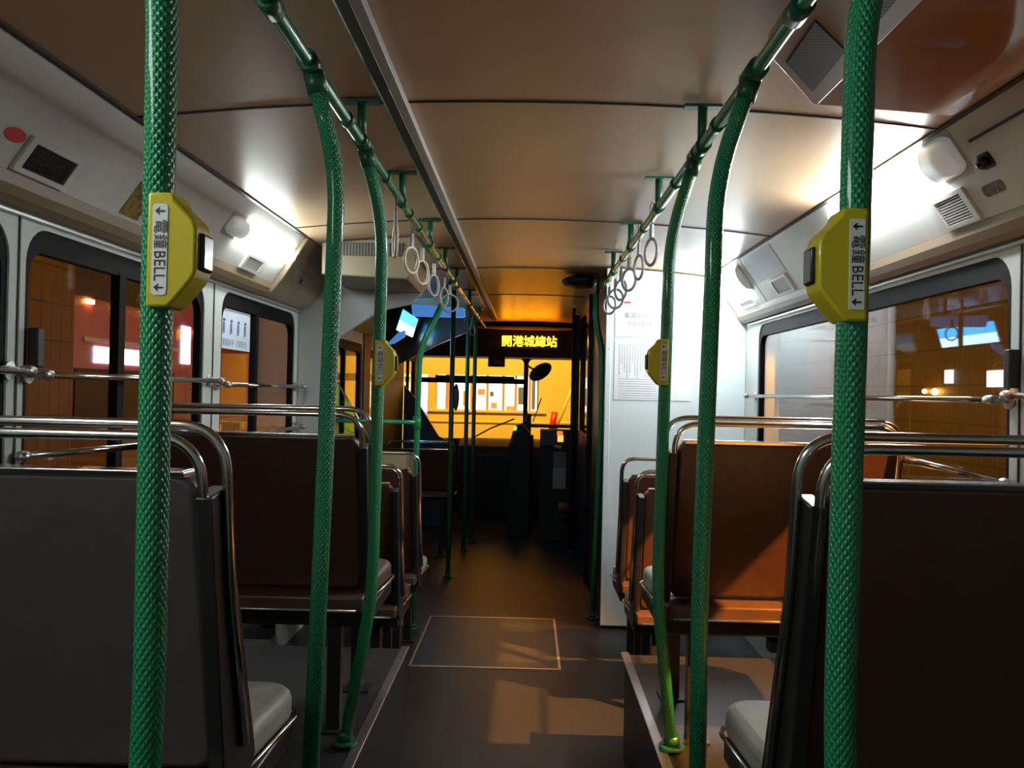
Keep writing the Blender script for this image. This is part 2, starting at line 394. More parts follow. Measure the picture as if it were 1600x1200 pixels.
# ---------------------------------------------------------------- lamps in the coves
def cove_lamp(side, y0, y1, s0, s1, label, near_end=.13):
    root = empty('cove_lamp', cove(side, y0, s1), label, 'lamp', 'fluorescent lamps along the coves')
    def body(a, b, r, off, ra=True, rb=True, grow=0.):
        r = min(r, (b - a) * .45); bm = bmesh.new(); n = 12; rows = []
        st = [k_ / 6 * PI / 2 for k_ in range(7)]
        ys = [a + r * (1 - math.cos(t_)) for t_ in st] + [b - r * (1 - math.cos(t_)) for t_ in reversed(st)]
        ins = [.024 * (1 - math.sin(t_)) for t_ in st] + [.024 * (1 - math.sin(t_)) for t_ in reversed(st)]
        if not ra: ys, ins = [a] + ys[7:], [0] + ins[7:]
        if not rb: ys, ins = ys[:-7] + [b], ins[:-7] + [0]
        for y, i_ in zip(ys, ins):
            row = []
            for k in range(n + 1):
                t = k / n; s = s0 + i_ + (s1 - s0 - 2 * i_) * t
                h = off * (math.sin(PI * t) ** .45 if 0 < t < 1 else 0) * (1 - i_ * 18)
                row.append(bm.verts.new(cove(side, y, s - grow + 2 * grow * t, .0015 + h)))
            rows.append(row)
        for A, B in zip(rows, rows[1:]):
            for k in range(n): bm.faces.new((A[k], A[k + 1], B[k + 1], B[k]))
            bm.faces.new((A[n], A[0], B[0], B[n]))
        bm.faces.new(rows[0]); bm.faces.new(rows[-1][::-1]); return bm
    base = obj('lamp_base', pr([rrect(y0 - .012, s0 - .01, y1 + .012, s1 + .01, .02)], 'x', -.001, .001, cfn(side)), 'unitfr')
    end = obj('lamp_end', body(y0, y0 + near_end, .06, .034, rb=False), 'lampdim', smooth=True)
    dif = obj('diffuser', body(y0 + near_end + .0005, y1, .06, .034, ra=False), 'lamphot' if side > 0 else 'lampon', smooth=True)
    adopt(root, [base, end, dif]); return root
cove_lamp(-1, 3.0, 3.78, .070, .148, 'glowing white strip lamp on the left cove, above the small louvre')
cove_lamp(1, 2.12, 2.95, .010, .120, 'brightest white strip lamp on the right cove, above the slatted louvre')
cove_lamp(-1, -.25, .72, .030, .130, 'white strip lamp on the left cove at the rear end of the bus')
cove_lamp(1, 4.25, 4.765, .020, .165, 'far glowing lamp on the right cove beside the pale panel', .012)

# ---------------------------------------------------------------- grilles, notices and stickers on the coves
def cove_grille(side, y0, y1, s0, s1, label, slats, m_in, m_fr='frame', slat_m=None):
    root = empty('ventilation_grille', cove(side, y0, s1), label, 'grille')
    kids = [obj('grille_frame', pr([[(y0, s0), (y1, s0), (y1, s1), (y0, s1)], [(y0 + .022, s0 + .012), (y0 + .022, s1 - .012), (y1 - .022, s1 - .012), (y1 - .022, s0 + .012)]], 'x', .0, .009, cfn(side)), m_fr),
            obj('grille_back', pr([[(y0 + .02, s0 + .01), (y1 - .02, s0 + .01), (y1 - .02, s1 - .01), (y0 + .02, s1 - .01)]], 'x', .0, .0012, cfn(side)), m_in)]
    bm = bmesh.new(); n = slats
    for i in range(n):
        s = s0 + .014 + (s1 - s0 - .028) * (i + .5) / n; h = (s1 - s0 - .028) / n * .24
        prism(bm, [[(y0 + .021, s - h), (y1 - .021, s - h), (y1 - .021, s + h), (y0 + .021, s + h)]], 'x', .0015, .006, cfn(side))
    kids.append(obj('slats', bm, slat_m or m_fr)); adopt(root, kids); return root
cove_grille(-1, 1.85, 2.065, .155, .242, 'dark square air grille on the left cove near the red sticker', 12, 'black', 'frame', 'seatside')
cove_grille(-1, 3.33, 3.55, .172, .242, 'small cream louvre on the left cove just below the lit lamp', 8, 'lip', 'frame')
cove_grille(1, 2.19, 2.37, .148, .243, 'white slatted louvre on the right cove below the brightest lamp', 9, 'black', 'frame')
cove_grille(1, 3.71, 3.95, .158, .243, 'small dark louvre on the right cove under the pale notice', 9, 'black', 'frame')
cove_grille(1, 4.32, 4.6, .195, .243, 'thin bright vent slot below the far right lamp', 4, 'frame', 'frame')
n1 = obj('notice', pr([[(3.68, .014), (4.13, .014), (4.13, .15), (3.68, .15)]], 'x', .0006, .0022, cfn(1)), 'paper')
tag(n1, 'pale blue paper notice above the small dark louvre, right cove', 'notice')
ctr = [(1.805 + .035 * math.cos(a * PI / 12), .172 + .016 * math.sin(a * PI / 12)) for a in range(24)]
tag(obj('round_sticker', pr([ctr], 'x', .0006, .002, cfn(-1)), 'redink'), 'small round red sticker on the left cove beside the dark grille', 'sticker')
o = tag(obj('cove_notice', pr([[(2.345, .13), (2.455, .13), (2.455, .236), (2.345, .236)]], 'x', .0006, .002, cfn(-1)), mat('dark_ochre_sticker', (.20, .13, .02), .5, var=.7, vscale=60)), 'dark ochre rectangular sticker half hidden behind the left bell box', 'sticker')
tag(obj('cove_sticker', pr([rrect(2.04, .17, 2.13, .20, .012)], 'x', .0006, .002, cfn(1)), mat('speckled_sticker', (.10, .09, .05), .5, var=.9, vscale=80)), 'faint dark picture sticker on the right cove beside the slatted louvre', 'sticker')
# spotlight-like fitting and flap at the near right cove
root = empty('cove_camera', cove(1, 2.07, .11), 'small black knob fitting at the near end of the right lamp', 'fitting')
def blob(bm, c, r, sy=1., sz=1., seg=12):
    r_ = bmesh.ops.create_uvsphere(bm, u_segments=seg, v_segments=8, radius=r)
    for v in r_['verts']: v.co = Vector(c) + Vector((v.co.x, v.co.y * sy, v.co.z * sz))
bm = bmesh.new(); blob(bm, cove(1, 2.045, .118, .012), .016); k1 = obj('knob', bm, 'blackgl', smooth=True)
k2 = obj('knob_plate', pr([rrect(2.02, .098, 2.07, .138, .01)], 'x', .0006, .004, cfn(1)), 'black')
adopt(root, [k1, k2])
tag(obj('access_flap', pr([[(1.2, .055), (2.06, .055), (2.06, .062), (1.2, .062)]], 'x', .0006, .003, cfn(1)), 'black'), 'black seam strip along the near right cove', 'strip')

# ---------------------------------------------------------------- glossy unit slung under the ceiling at the near right
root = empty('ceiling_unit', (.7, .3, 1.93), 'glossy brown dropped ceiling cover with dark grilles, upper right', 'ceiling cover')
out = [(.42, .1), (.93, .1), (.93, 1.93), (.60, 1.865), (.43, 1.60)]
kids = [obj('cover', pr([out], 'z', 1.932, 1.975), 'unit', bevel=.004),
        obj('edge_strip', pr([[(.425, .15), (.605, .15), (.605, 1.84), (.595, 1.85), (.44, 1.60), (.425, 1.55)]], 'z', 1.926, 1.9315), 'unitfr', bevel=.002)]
for y0 in (1.43, 1.13, .75):
    kids.append(obj('grille', pr([[(.462, y0), (.555, y0 + .12), (.565, y0 + .33), (.468, y0 + .18)]], 'z', 1.921, 1.9255), 'grille'))
adopt(root, kids)

# ---------------------------------------------------------------- cable trunking on the ceiling
root = empty('ceiling_trunking', (-.33, .2, 2.0), 'long grey cable trunking with a black strip as recess shade running along the ceiling', 'trunking')
adopt(root, [obj('trunking_cover', bx(-.335, -.31, -.3, 8.5, 1.990, 2.013), 'trunk', bevel=.002),
             obj('recess_shade', bx(-.362, -.336, -.3, 8.5, 1.996, 2.012), 'black'),  # black strip stands in for the dark recess beside the trunking
             obj('edge_bead', bx(-.367, -.3625, -.3, 8.5, 1.998, 2.010), 'chrome')])

# ---------------------------------------------------------------- handrails under the ceiling
RZ = 1.905
def rail(side, x, y1, hangers, joints, label):
    root = empty('ceiling_handrail', (x, 0, RZ), label, 'handrail')
    kids = [obj('rail', tb([(x, y, RZ) for y in (-.3, 1.0, 2.0, 3.0, 4.0, 5.0, y1)], .0135, 16), 'smooth')]
    for y in hangers:
        bm = bmesh.new(); tube(bm, [(x, y, RZ - .003), (x, y, ceil_z(x) - .0055)], .012, 12)
        box(bm, x - .045, x + .045, y - .016, y + .016, ceil_z(x) - .0125, ceil_z(x) - .0055)
        tube(bm, [(x, y - .028, RZ), (x, y + .028, RZ)], .0185, 14)
        kids.append(obj('hanger', bm, 'joint'))
    for y in joints:
        kids.append(obj('sleeve_joint', tb([(x, y - .014, RZ), (x, y + .014, RZ)], .017, 14), 'joint'))
    adopt(root, kids)
rail(-1, -.42, 8.2, (1.35, 2.10, 2.78, 3.56, 4.25, 4.95, 6.0, 7.2), (1.93, 2.45, 2.95, 3.2, 3.9), 'long green tubular handrail under the left of the ceiling')
rail(1, .41, 4.79, (1.35, 2.10, 2.80, 3.56, 4.28), (1.93, 2.47, 3.15, 3.85, 4.55), 'green tubular handrail under the right of the ceiling')

# ---------------------------------------------------------------- green poles
def pole(pts, label, group=None, r=.016, m='green', flange=True, joint=None, cap=None, name='grab_pole', fr=.09):
    root = empty(name, pts[-1], label, 'pole', group); kids = [obj('pole_tube', tb(fillet(pts, fr, 8), r, 24), m)]
    if flange:
        x, y, z = pts[-1]; bm = bmesh.new(); tube(bm, [(x, y, z + .0005), (x, y, z + .010)], r * 2.1, 20); tube(bm, [(x, y, z + .010), (x, y, z + .035)], r * 1.3, 20)
        kids.append(obj('base_flange', bm, 'joint'))
    if joint:
        a, b = Vector(pts[0]), Vector(pts[1]); d = (b - a).normalized()
        kids.append(obj('top_clamp', tb([a - Vector((0, .035, 0)), a + Vector((0, .035, 0))], r * 1.25, 16), 'joint'))
        kids.append(obj('top_collar', tb([a + d * .012, a + d * .052], r * 1.22, 16), 'joint'))
    for zc in (cap or ()):
        x, y = [(p[0], p[1]) for p in pts if True][1]
        kids.append(obj('collar', tb([(x, y, zc - .022), (x, y, zc + .022)], r * 1.25, 16), m if m != 'green' else 'smooth'))
    adopt(root, kids); return root
gp = 'green grab poles beside the aisle'
pole([(-.42, .86, RZ), (-.387, .885, 1.74), (-.383, .885, .95), (-.42, .90, .387)], 'nearest left green pole, embossed, with a large yellow bell box', gp, joint=1)
pole([(.41, .88, RZ), (.341, .907, 1.74), (.330, .907, .95), (.365, .92, .387)], 'nearest right green pole, embossed, with a large yellow bell box', gp, joint=1)
pole([(-.42, 1.61, RZ), (-.372, 1.64, 1.715), (-.388, 1.64, .95), (-.405, 1.65, .387)], 'second left green pole, no bell box, bent to the handrail', gp, joint=1)
pole([(.41, 1.62, RZ), (.347, 1.63, 1.715), (.330, 1.63, .95), (.335, 1.64, .387)], 'second right green pole, no bell box, bent to the handrail', gp, joint=1)
pole([(-.42, 2.13, RZ), (-.375, 2.17, 1.72), (-.385, 2.19, .78), (-.452, 2.22, .387)], 'third left green pole carrying the small distant yellow bell box', gp, r=.0155, joint=1)
pole([(.41, 2.17, RZ), (.353, 2.2, 1.70), (.338, 2.2, .80), (.39, 2.25, .387)], 'third right green pole carrying the small distant yellow bell box', gp, r=.0155, joint=1)
# poles farther forward
pf = pole([(.383, 5.02, 1.99), (.385, 5.02, 1.72), (.425, 5.02, 1.56), (.428, 5.02, 1.1), (.400, 5.02, .001)], 'smooth green pole standing at the edge of the pale panel', gp, r=.0175, m='smooth', cap=None, fr=.12)
bm = tb([(.383, 5.019, 1.875), (.383, 5.019, 1.996)], .0178, 16)
k = obj('pole_top', bm, 'chrome'); adopt(pf, [k])
pole([(-.42, 4.7, RZ), (-.50, 4.7, 1.72), (-.595, 4.7, 1.52), (-.60, 4.7, 1.1), (-.60, 4.7, .001)], 'green pole by the exit door with a horizontal guard tube', gp, r=.016, m='smooth', joint=1)
pole([(-.53, 6.0, 2.0), (-.53, 6.0, 1.0), (-.53, 6.0, .001)], 'green pole before the windscreen, shade put in its colour, leftmost of three', gp, r=.017, m='joint')  # these three take a darker green for the shade of the unlit front
pole([(-.495, 7.0, 2.0), (-.495, 7.0, 1.0), (-.495, 7.0, .001)], 'green pole before the windscreen, shade put in its colour, middle of three', gp, r=.017, m='joint')
pole([(-.46, 7.4, 2.0), (-.46, 7.4, 1.0), (-.46, 7.4, .001)], 'green pole before the windscreen, shade put in its colour, rightmost of three', gp, r=.017, m='joint')
# slim stanchion by the driver's cab
pole([(.36, 7.0, 1.99), (.36, 7.0, 1.0), (.36, 7.0, .001)], 'slim black stanchion in front of the driver cab', None, r=.013, m='black', name='cab_stanchion')

# ---------------------------------------------------------------- bell boxes
def bell_box(px, py, zc, side, label, sc=1.0):
    """side +1: the push button faces +x (left hand poles), -1: faces -x"""
    root = empty('bell_box', (px, py, zc - .058 * sc), label, 'bell box', 'yellow bell boxes clamped to the poles')
    u = [(-.006, -.058), (.016, -.058), (.022, -.052), (.040, -.030), (.044, -.022), (.044, .022), (.040, .032), (.022, .050), (.020, .058), (-.006, .058)]
    f = lambda a, b, w: (px + side * a * sc, py + w, zc + b * sc)
    yf = -.024
    body = obj('bell_housing', pr([u if side > 0 else u[::-1]], 'y', yf, .020, f), 'yellow', bevel=.003)
    lb = rrect(.000, -.046, .0155, .046, .004); off = 0.0
    if side < 0: lb = rrect(-.002, -.046, .0135, .046, .0012)
    plate_ = obj('label_plate', pr([lb], 'y', yf - .0010, yf + .001, f), 'white')
    cx = (lb[0][0] + lb[-1][0]) / 2; cx = .0077 if side > 0 else .0058
    # the lettering runs downwards, turned a quarter clockwise
    def tf(a, b, w): return (px + side * cx * sc + b, py + yf - .0013 - w, zc - a)
    bm = text_bm('電鐘', .0150 * sc, lambda a, b, w: tf(a - .0155 * sc, b, w), .0001)
    t1 = obj('lettering', bm, 'ink')
    bm = text_bm('BELL', .0165 * sc, lambda a, b, w: tf(a + .0165 * sc, b, w), .0001, .92)
    t2 = obj('lettering', bm, 'ink')
    bm = bmesh.new()
    for s_ in (-.0385, .0385):     # arrows with the head towards the left
        X = px + side * cx * sc; Z = zc + s_ * sc
        a = [(X - .0052, Z), (X - .0005, Z + .0042), (X - .001, Z + .0010), (X + .0050, Z + .0008), (X + .0050, Z - .0008), (X - .001, Z - .0010), (X - .0005, Z - .0042)]
        prism(bm, [a], 'y', py + yf - .0014, py + yf - .0010)
    t3 = obj('arrows', bm, 'ink')
    adopt(plate_, []); 
    b1 = obj('push_button', pr([[(.0435, -.020), (.049, -.018), (.049, .018), (.0435, .020)]], 'y', -.014, .012, f), 'blackgl', bevel=.002)
    cl = obj('clamp', bx(*sorted((px - side * .004, px + side * .019)), py - .018, py + .020, zc - .050 * sc, zc + .050 * sc), 'yellow', bevel=.004)
    adopt(root, [body, plate_, b1, cl])
    for t in (t1, t2, t3):
        t.parent = plate_; t.matrix_parent_inverse = Matrix.Identity(4)
bell_box(-.381, .885, 1.436, 1, 'large yellow bell box on the nearest left pole')
bell_box(.337, .907, 1.437, -1, 'large yellow bell box on the nearest right pole')
bell_box(-.380, 2.18, 1.366, 1, 'small yellow bell box on the third left pole')
bell_box(.345, 2.2, 1.383, -1, 'small yellow bell box on the third right pole')

# ---------------------------------------------------------------- hanging straps
def make_strap(x, y, rot, ringm, label, group, side):
    root = empty('hanging_strap', (x, y, RZ - .19), label, 'hanging strap', group)
    kids = []
    bm = bmesh.new()
    for s in (-1, 1):
        tube(bm, [(s * .013, 0, .205), (s * .0145, 0, .192), (s * .006, 0, .150), (s * .002, 0, .135)], .0016, 6)
    tube(bm, [(.0145 * math.cos(a * PI / 8), 0, .196 + .0145 * math.sin(a * PI / 8)) for a in range(9)], .0016, 6)
    kids.append(obj('cord', bm, 'strap', root))
    kids.append(obj('strap_holder', bx(-.009, .009, -.005, .005, .088, .137), 'holder', root, bevel=.002))
    R = .045
    bm = tb([(R * math.cos(a * PI / 16), 0, .042 + R * math.sin(a * PI / 16)) for a in range(32)], .0058, 10, closed=True)
    kids.append(obj('ring', bm, ringm, root))
    root.rotation_euler = (0, 0, rot); return root
gs = 'ring straps on the left handrail'; gr = 'ring straps on the right handrail'
base = {}
def strap(x, y, rot, ringm, label, group, dz=0):
    if ringm not in base:
        base[ringm] = make_strap(x, y, rot, ringm, label, group, 0); r = base[ringm]
    else:
        src = base[ringm]; r = src.copy(); C.objects.link(r)
        for ch in list(src.children):
            c = ch.copy(); C.objects.link(c); c.parent = r
        r.location = (x, y, RZ - .19); r.rotation_euler = (0, 0, rot); r['label'] = label; r['group'] = group
    r.location.z += dz
strap(-.42, 2.66, PI / 2 + .25, 'ring', 'left ring strap nearest the camera, seen edge on', gs)
strap(-.42, 3.03, 1.15, 'ring', 'second left ring strap, ivory ring turned partly sideways', gs)
strap(-.42, 3.34, 1.12, 'ring', 'third left ring strap, ivory ring just behind the second', gs)
strap(-.42, 3.75, 1.18, 'ringw', 'fourth left ring strap, grey narrow ring', gs)
strap(-.42, 4.20, 1.25, 'ringw', 'fifth left ring strap, edge on grey ring', gs)
strap(-.42, 4.50, .35, 'ringw', 'sixth left ring strap, round grey ring facing the camera', gs)
strap(-.42, 5.90, 1.0, 'ringw', 'far left ring strap hanging before the dark display', gs)
strap(-.42, 6.40, 1.2, 'ringw', 'farthest left ring strap near the windscreen poles', gs)
strap(.41, 2.95, PI / 2 + .32, 'ringw', 'right ring strap nearest the camera, edge on beside the pole', gr, .03)
strap(.41, 3.28, -1.32, 'ringw', 'second right ring strap, narrow dark ring', gr, .025)
strap(.41, 3.60, -1.02, 'ringw', 'third right ring strap, wide dark oval ring', gr, .02)
strap(.41, 3.92, -1.08, 'ringw', 'fourth right ring strap, overlapping the third', gr, .015)
strap(.41, 4.15, -.75, 'ringw', 'fifth right ring strap, pale ring before the panel', gr)
strap(.41, 4.45, -.9, 'ringw', 'sixth right ring strap at the edge of the panel', gr)

# ---------------------------------------------------------------- seats
def seat(side, xin, xout, y, base_z, cush_z, top_z, hand_z, label, vin='vinyl', lean=.10, double=True, brace=None, cush='cushbrown', group=None, d=.40):
    """forward facing double seat: xin / xout are distances from the middle of the bus"""
    root = empty('bus_seat', (side * (xin + xout) / 2, y + .2, base_z), label, 'seat', group); kids = []
    S = lambda x: side * x
    def lx(z): return y + lean * (top_z - z) / (top_z - cush_z)       # the back reclines towards the camera at the top
    # backrest: a padded slab with rounded top corners
    def bfn(u, v, w): return (S(u), lx(v) + w, v)
    o2 = rrect(xin + .03, cush_z - .004, xout, top_z, .03)
    kids.append(obj('backrest', pr([o2], 'y', -.012, .030, bfn), vin, bevel=.010))
    kids.append(obj('top_trim', pr([rrect(xin + .045, top_z - .006, xout - .02, top_z + .004, .003)], 'y', -.014, .030, bfn), 'chrome', bevel=.002))
    # black moulding down the aisle side
    kids.append(obj('side_moulding', pr([[(y - .016, top_z - .03), (y + .045, top_z - .02), (lx(cush_z) + .10, cush_z - .02), (lx(cush_z) + .02, cush_z - .09), (lx(cush_z) - .03, cush_z - .05)]], 'x', S(xin + .006), S(xin + .029)), 'seatside', bevel=.003))
    # handrail hoops over the backrest
    def hoop(dx, dy, dz, r):
        zt = hand_z - dz; a = xin + dx; b = xout - dx; zb = top_z - .16
        pts = [(S(a), lx(cush_z + .02) + dy + .02, cush_z + .02), (S(a), lx(zb) + dy, zb), (S(a), y + dy, zt), (S(b), y + dy, zt), (S(b), lx(zb) + dy, zb), (S(b), lx(cush_z + .02) + dy + .02, cush_z + .02)]
        return tb(fillet(pts, .065, 10), r, 12)
    kids.append(obj('hand_rail', hoop(0, .012, 0, .0072 if double else .0095), 'chrome'))
    if double: kids.append(obj('hand_rail', hoop(.020, -.022, .014, .0072), 'chrome'))
    # cushion with rounded front corners, chrome piping and base
    yb = lx(cush_z) + .02; yf = yb + d
    def outl(g):
        a = xin + .01 - g; b = xout + g
        return [(S(p[0]), p[1]) for p in [(b, yb), (b, yf - .06 + g)] + [(b - .06 + .06 * math.cos(t * PI / 12), yf + g - .06 + .06 * math.sin(t * PI / 12)) for t in range(1, 7)] + [(a + .06 - .06 * math.sin(t * PI / 12), yf + g - .06 + .06 * math.cos(t * PI / 12)) for t in range(0, 7)] + [(a + (.02), yb)]]
    kids.append(obj('cushion', pr([outl(0)], 'z', cush_z - .06, cush_z), cush, bevel=.018))
    ol = outl(.006)
    kids.append(obj('piping', tb([(p[0], p[1], cush_z - .052) for p in ol], .0045, 8, closed=True), 'chrome'))
    kids.append(obj('seat_base', bx(*sorted((S(xin + .012), S(xout))), yb - .03, yf - .03, cush_z - .105, cush_z - .062), 'seatside', bevel=.006))
    kids.append(obj('rear_lip', bx(*sorted((S(xin + .012), S(xout))), y - .05 + lean * .6, yb - .002, cush_z - .048, cush_z - .008), 'cushbrown', bevel=.006))
    kids.append(obj('base_trim', tb([(S(xin + .03), y - .053 + lean * .6, cush_z - .042), (S(xout - .03), y - .053 + lean * .6, cush_z - .042)], .0035, 8), 'alu'))
    for yy, ll in ((y + .10, 0), (yf - .10, 0)):
        bm = bmesh.new(); xm = xin + .10
        box(bm, *sorted((S(xm - .018), S(xm + .018))), yy - .018, yy + .018, base_z + .006, cush_z - .105)
        box(bm, *sorted((S(xm - .04), S(xm + .04))), yy - .04, yy + .04, base_z + .0005, base_z + .007)
        kids.append(obj('leg', bm, 'seatside'))
    bm = bx(*sorted((S(xout - .06), S(1.188))), y + .05, y + .12, cush_z - .15, cush_z - .107)
    kids.append(obj('wall_mount', bm, 'seatside'))
    if brace:
        z0, z1, yw = brace
        kids.append(obj('wall_brace', tb([(S(xout - .0), y + .0, z0), (S(1.185), yw, z1)], .009, 10), 'chrome'))
        bm = bmesh.new(); blob(bm, (S(1.178), yw, z1), .018, 1, .8); kids.append(obj('brace_socket', bm, 'alu', smooth=True))
    adopt(root, kids); return root
seat(-1, .405, 1.00, 1.14, .38, .755, 1.183, 1.247, 'grey brown double seat nearest on the left, pale worn cushion', 'vinylg', cush='cushion', d=.35)
seat(1, .362, .96, 1.14, .38, .735, 1.190, 1.250, 'black looking double seat nearest on the right, worn grey cushion', 'vinyl', cush='cushion', d=.38)
seat(-1, .405, 1.00, 2.23, .38, .765, 1.178, 1.247, 'brown double seat second on the left, behind the third pole', 'vinyl', brace=(1.14, 1.125, 2.0))
seat(1, .358, .965, 2.23, .38, .765, 1.182, 1.243, 'brown double seat second on the right, lit orange across its back', 'vinyl', brace=(1.15, 1.10, 2.155), cush='cushion')
seat(-1, .50, 1.08, 3.43, 0, .43, .925, .995, 'low brown seat third on the left, on the lower floor', 'vinyl', double=False, lean=.12, d=.36)
seat(1, .44, 1.05, 3.43, 0, .43, .925, .995, 'low brown seat third on the right, in front of the pale panel', 'vinyl', double=False, lean=.12, cush='cushion', d=.36)
seat(-1, .50, 1.08, 4.0, 0, .43, .930, 1.005, 'low brown seat fourth on the left, before the exit door screen', 'vinyl', double=False, lean=.16, cush='cushion')
seat(1, .44, 1.05, 3.97, 0, .43, .930, 1.005, 'low brown seat fourth on the right, nearest the pale panel', 'vinyl', double=False, lean=.12, cush='cushion', d=.36)
seat(-1, .56, 1.10, 6.7, 0, .52, .84, .90, 'dark single seat far forward on the left beyond the exit door', 'vinyl', double=False, lean=.10)

# ---------------------------------------------------------------- window bars
def window_bar(side, y0, y1, z, label):
    x = side * 1.15
    root = empty('window_bar', (side * 1.198, y0, z), label, 'guard bar', 'guard rails across the side windows')
    kids = [obj('bar', tb([(x, y0, z), (x, y1, z)], .0085, 14), 'chrome')]
    for y in (y0 + .02, y1 - .02):
        bm = bmesh.new(); tube(bm, [(x, y, z), (side * 1.1993, y, z)], .008, 10); tube(bm, [(side * 1.190, y, z), (side * 1.1995, y, z)], .022, 16); tube(bm, [(x, y - .018, z), (x, y + .018, z)], .0125, 14)
        kids.append(obj('bracket', bm, 'alu'))
    adopt(root, kids)
window_bar(-1, .62, 1.985, 1.325, 'steel guard bar across the rearmost left window')
window_bar(-1, 2.02, 3.24, 1.318, 'steel guard bar across the left window with the pink view')
window_bar(-1, 3.27, 4.43, 1.305, 'steel guard bar across the left window with the poster')
window_bar(-1, 3.27, 4.43, 1.10, 'lower steel guard bar across the left window with the poster')
window_bar(1, .62, 2.11, 1.317, 'steel guard bar across the rearmost right window')
window_bar(1, 2.15, 4.59, 1.305, 'steel guard bar across the long right window')
for side, y, n in ((-1, 2.058, 'left'), (1, 2.145, 'right')):
    tag(obj('window_catch', bx(*sorted((side * 1.172, side * 1.1995)), y - .016, y + .012, 1.335, 1.43), 'black', bevel=.004), 'black rubber window catch on the near %s pillar' % n, 'catch')
# poster stuck on the left window
root = empty('window_poster', (-1.21, 3.345, 1.45), 'pale blue safety poster stuck on the second left window', 'poster')
kids = [obj('poster_sheet', bx(-1.2165, -1.2145, 3.352, 3.735, 1.45, 1.612), 'paper')]
for i in range(4):
    yy = 3.41 + i * .085; bm = bmesh.new()
    blob(bm, (-1.2140, yy, 1.565), .006, 1.6, 1); prism(bm, [[(yy - .014, 1.508), (yy - .006, 1.508), (yy, 1.530), (yy + .005, 1.512), (yy + .012, 1.512), (yy + .010, 1.556), (yy - .010, 1.556)]], 'x', -1.2143, -1.2135)
    kids.append(obj('figure', bm, 'blueink'))
kids.append(obj('lettering', text_bm('緊握扶手  注意安全', .030, lambda u, v, w: (-1.2142 + w, 3.545 + u * 1.15, 1.474 + v), .0001), 'blueink'))
adopt(root, kids)

# ---------------------------------------------------------------- pale panel (equipment cabinet) on the right
root = empty('equipment_cabinet', (.8, 4.8, 0), 'tall pale blue white cabinet with printed notices on the right', 'cabinet')
ctop = [(1.1985, 1.70), (1.1385, 1.758), (.998, 1.955)] + [(x, ceil_z(x) - .008) for x in (.9, .75, .6)]
kids = [obj('cabinet_body', pr([[(.437, .001), (1.1985, .001)] + ctop + [(.437, ceil_z(.437) - .008)]], 'y', 4.815, 5.89), 'black'),
        obj('front_panel', pr([[(.455, .02), (1.1985, .02)] + ctop + [(.455, ceil_z(.455) - .008)]], 'y', 4.80, 4.8145), 'panel'),
        obj('edge_strip', bx(.425, .4545, 4.795, 4.8145, .02, ceil_z(.45) - .010), 'panel', bevel=.003)]
bm = bmesh.new()
for i in range(8): blob(bm, (.444, 4.7945, .35 + i * .2), .003)
kids.append(obj('screws', bm, 'unitfr'))
kids.append(obj('notice_sheet', bx(.475, .90, 4.7975, 4.7995, 1.62, 1.80), 'whitepaper'))
kids.append(obj('notice_sheet', bx(.475, .90, 4.7975, 4.7995, 1.27, 1.60), 'whitepaper'))
f0 = lambda x, z: (lambda u, v, w: (x + u, 4.7968 - w, z + v))
kids.append(obj('lettering', text_bm('乘客如欲落車  請按鐘', .036, f0(.695, 1.735), .0001), 'greyink'))
kids.append(obj('lettering', text_bm('TO STOP PRESS ONCE', .034, f0(.715, 1.690), .0001), 'greyink'))
kids.append(obj('red_mark', bx(.525, .56, 4.7965, 4.7972, 1.805, 1.815), 'redink'))
bm = bmesh.new()
for c in range(19):
    x = .50 + c * .0145; L = .07 + .09 * abs(math.sin(c * 2.3 + 1)); z1 = 1.575
    z = z1
    while z > z1 - L - .02:
        h = .006 + .004 * abs(math.sin(c * 7 + z * 300)); box(bm, x, x + .0055, 4.7967, 4.7972, z - h, z); z -= h + .0045
for r_ in range(9):
    z = 1.385 - r_ * .013; box(bm, .50, .50 + .2 + .06 * abs(math.sin(r_ * 3.1)), 4.7967, 4.7972, z, z + .0018)
kids.append(obj('printed_text', bm, mat('faint_grey_ink', (.34, .40, .45), .5)))
adopt(root, kids)
# dark cab partition beyond it
root = empty('cab_partition', (.44, 6.2, 0), 'dark partition posts and panel beside the driver cab', 'partition')
kids = [obj('partition_panel', bx(.44, .475, 5.95, 7.6, .001, .98), 'dash', bevel=.004),
        obj('partition_post', bx(.405, .465, 5.92, 5.97, .001, 1.985), 'blackgl', bevel=.004),
        obj('partition_post', bx(.40, .45, 7.6, 7.66, .001, 1.985), 'blackgl', bevel=.004),
        obj('partition_glass', bx(.452, .456, 5.97, 7.59, .985, 1.95), glass_material('smoked_glass', (.12, .13, .13)))]
adopt(root, kids)
# black roof fitting beside the pole top
bm = bmesh.new(); blob(bm, (.30, 5.25, 1.975), .11, 1.6, .34, 20)
for v in bm.verts: v.co.z = min(v.co.z, ceil_z(v.co.x) - .007)
tag(obj('roof_fitting', bm, 'black', smooth=True), 'black oval roof fitting near the front end of the right handrail', 'fitting')

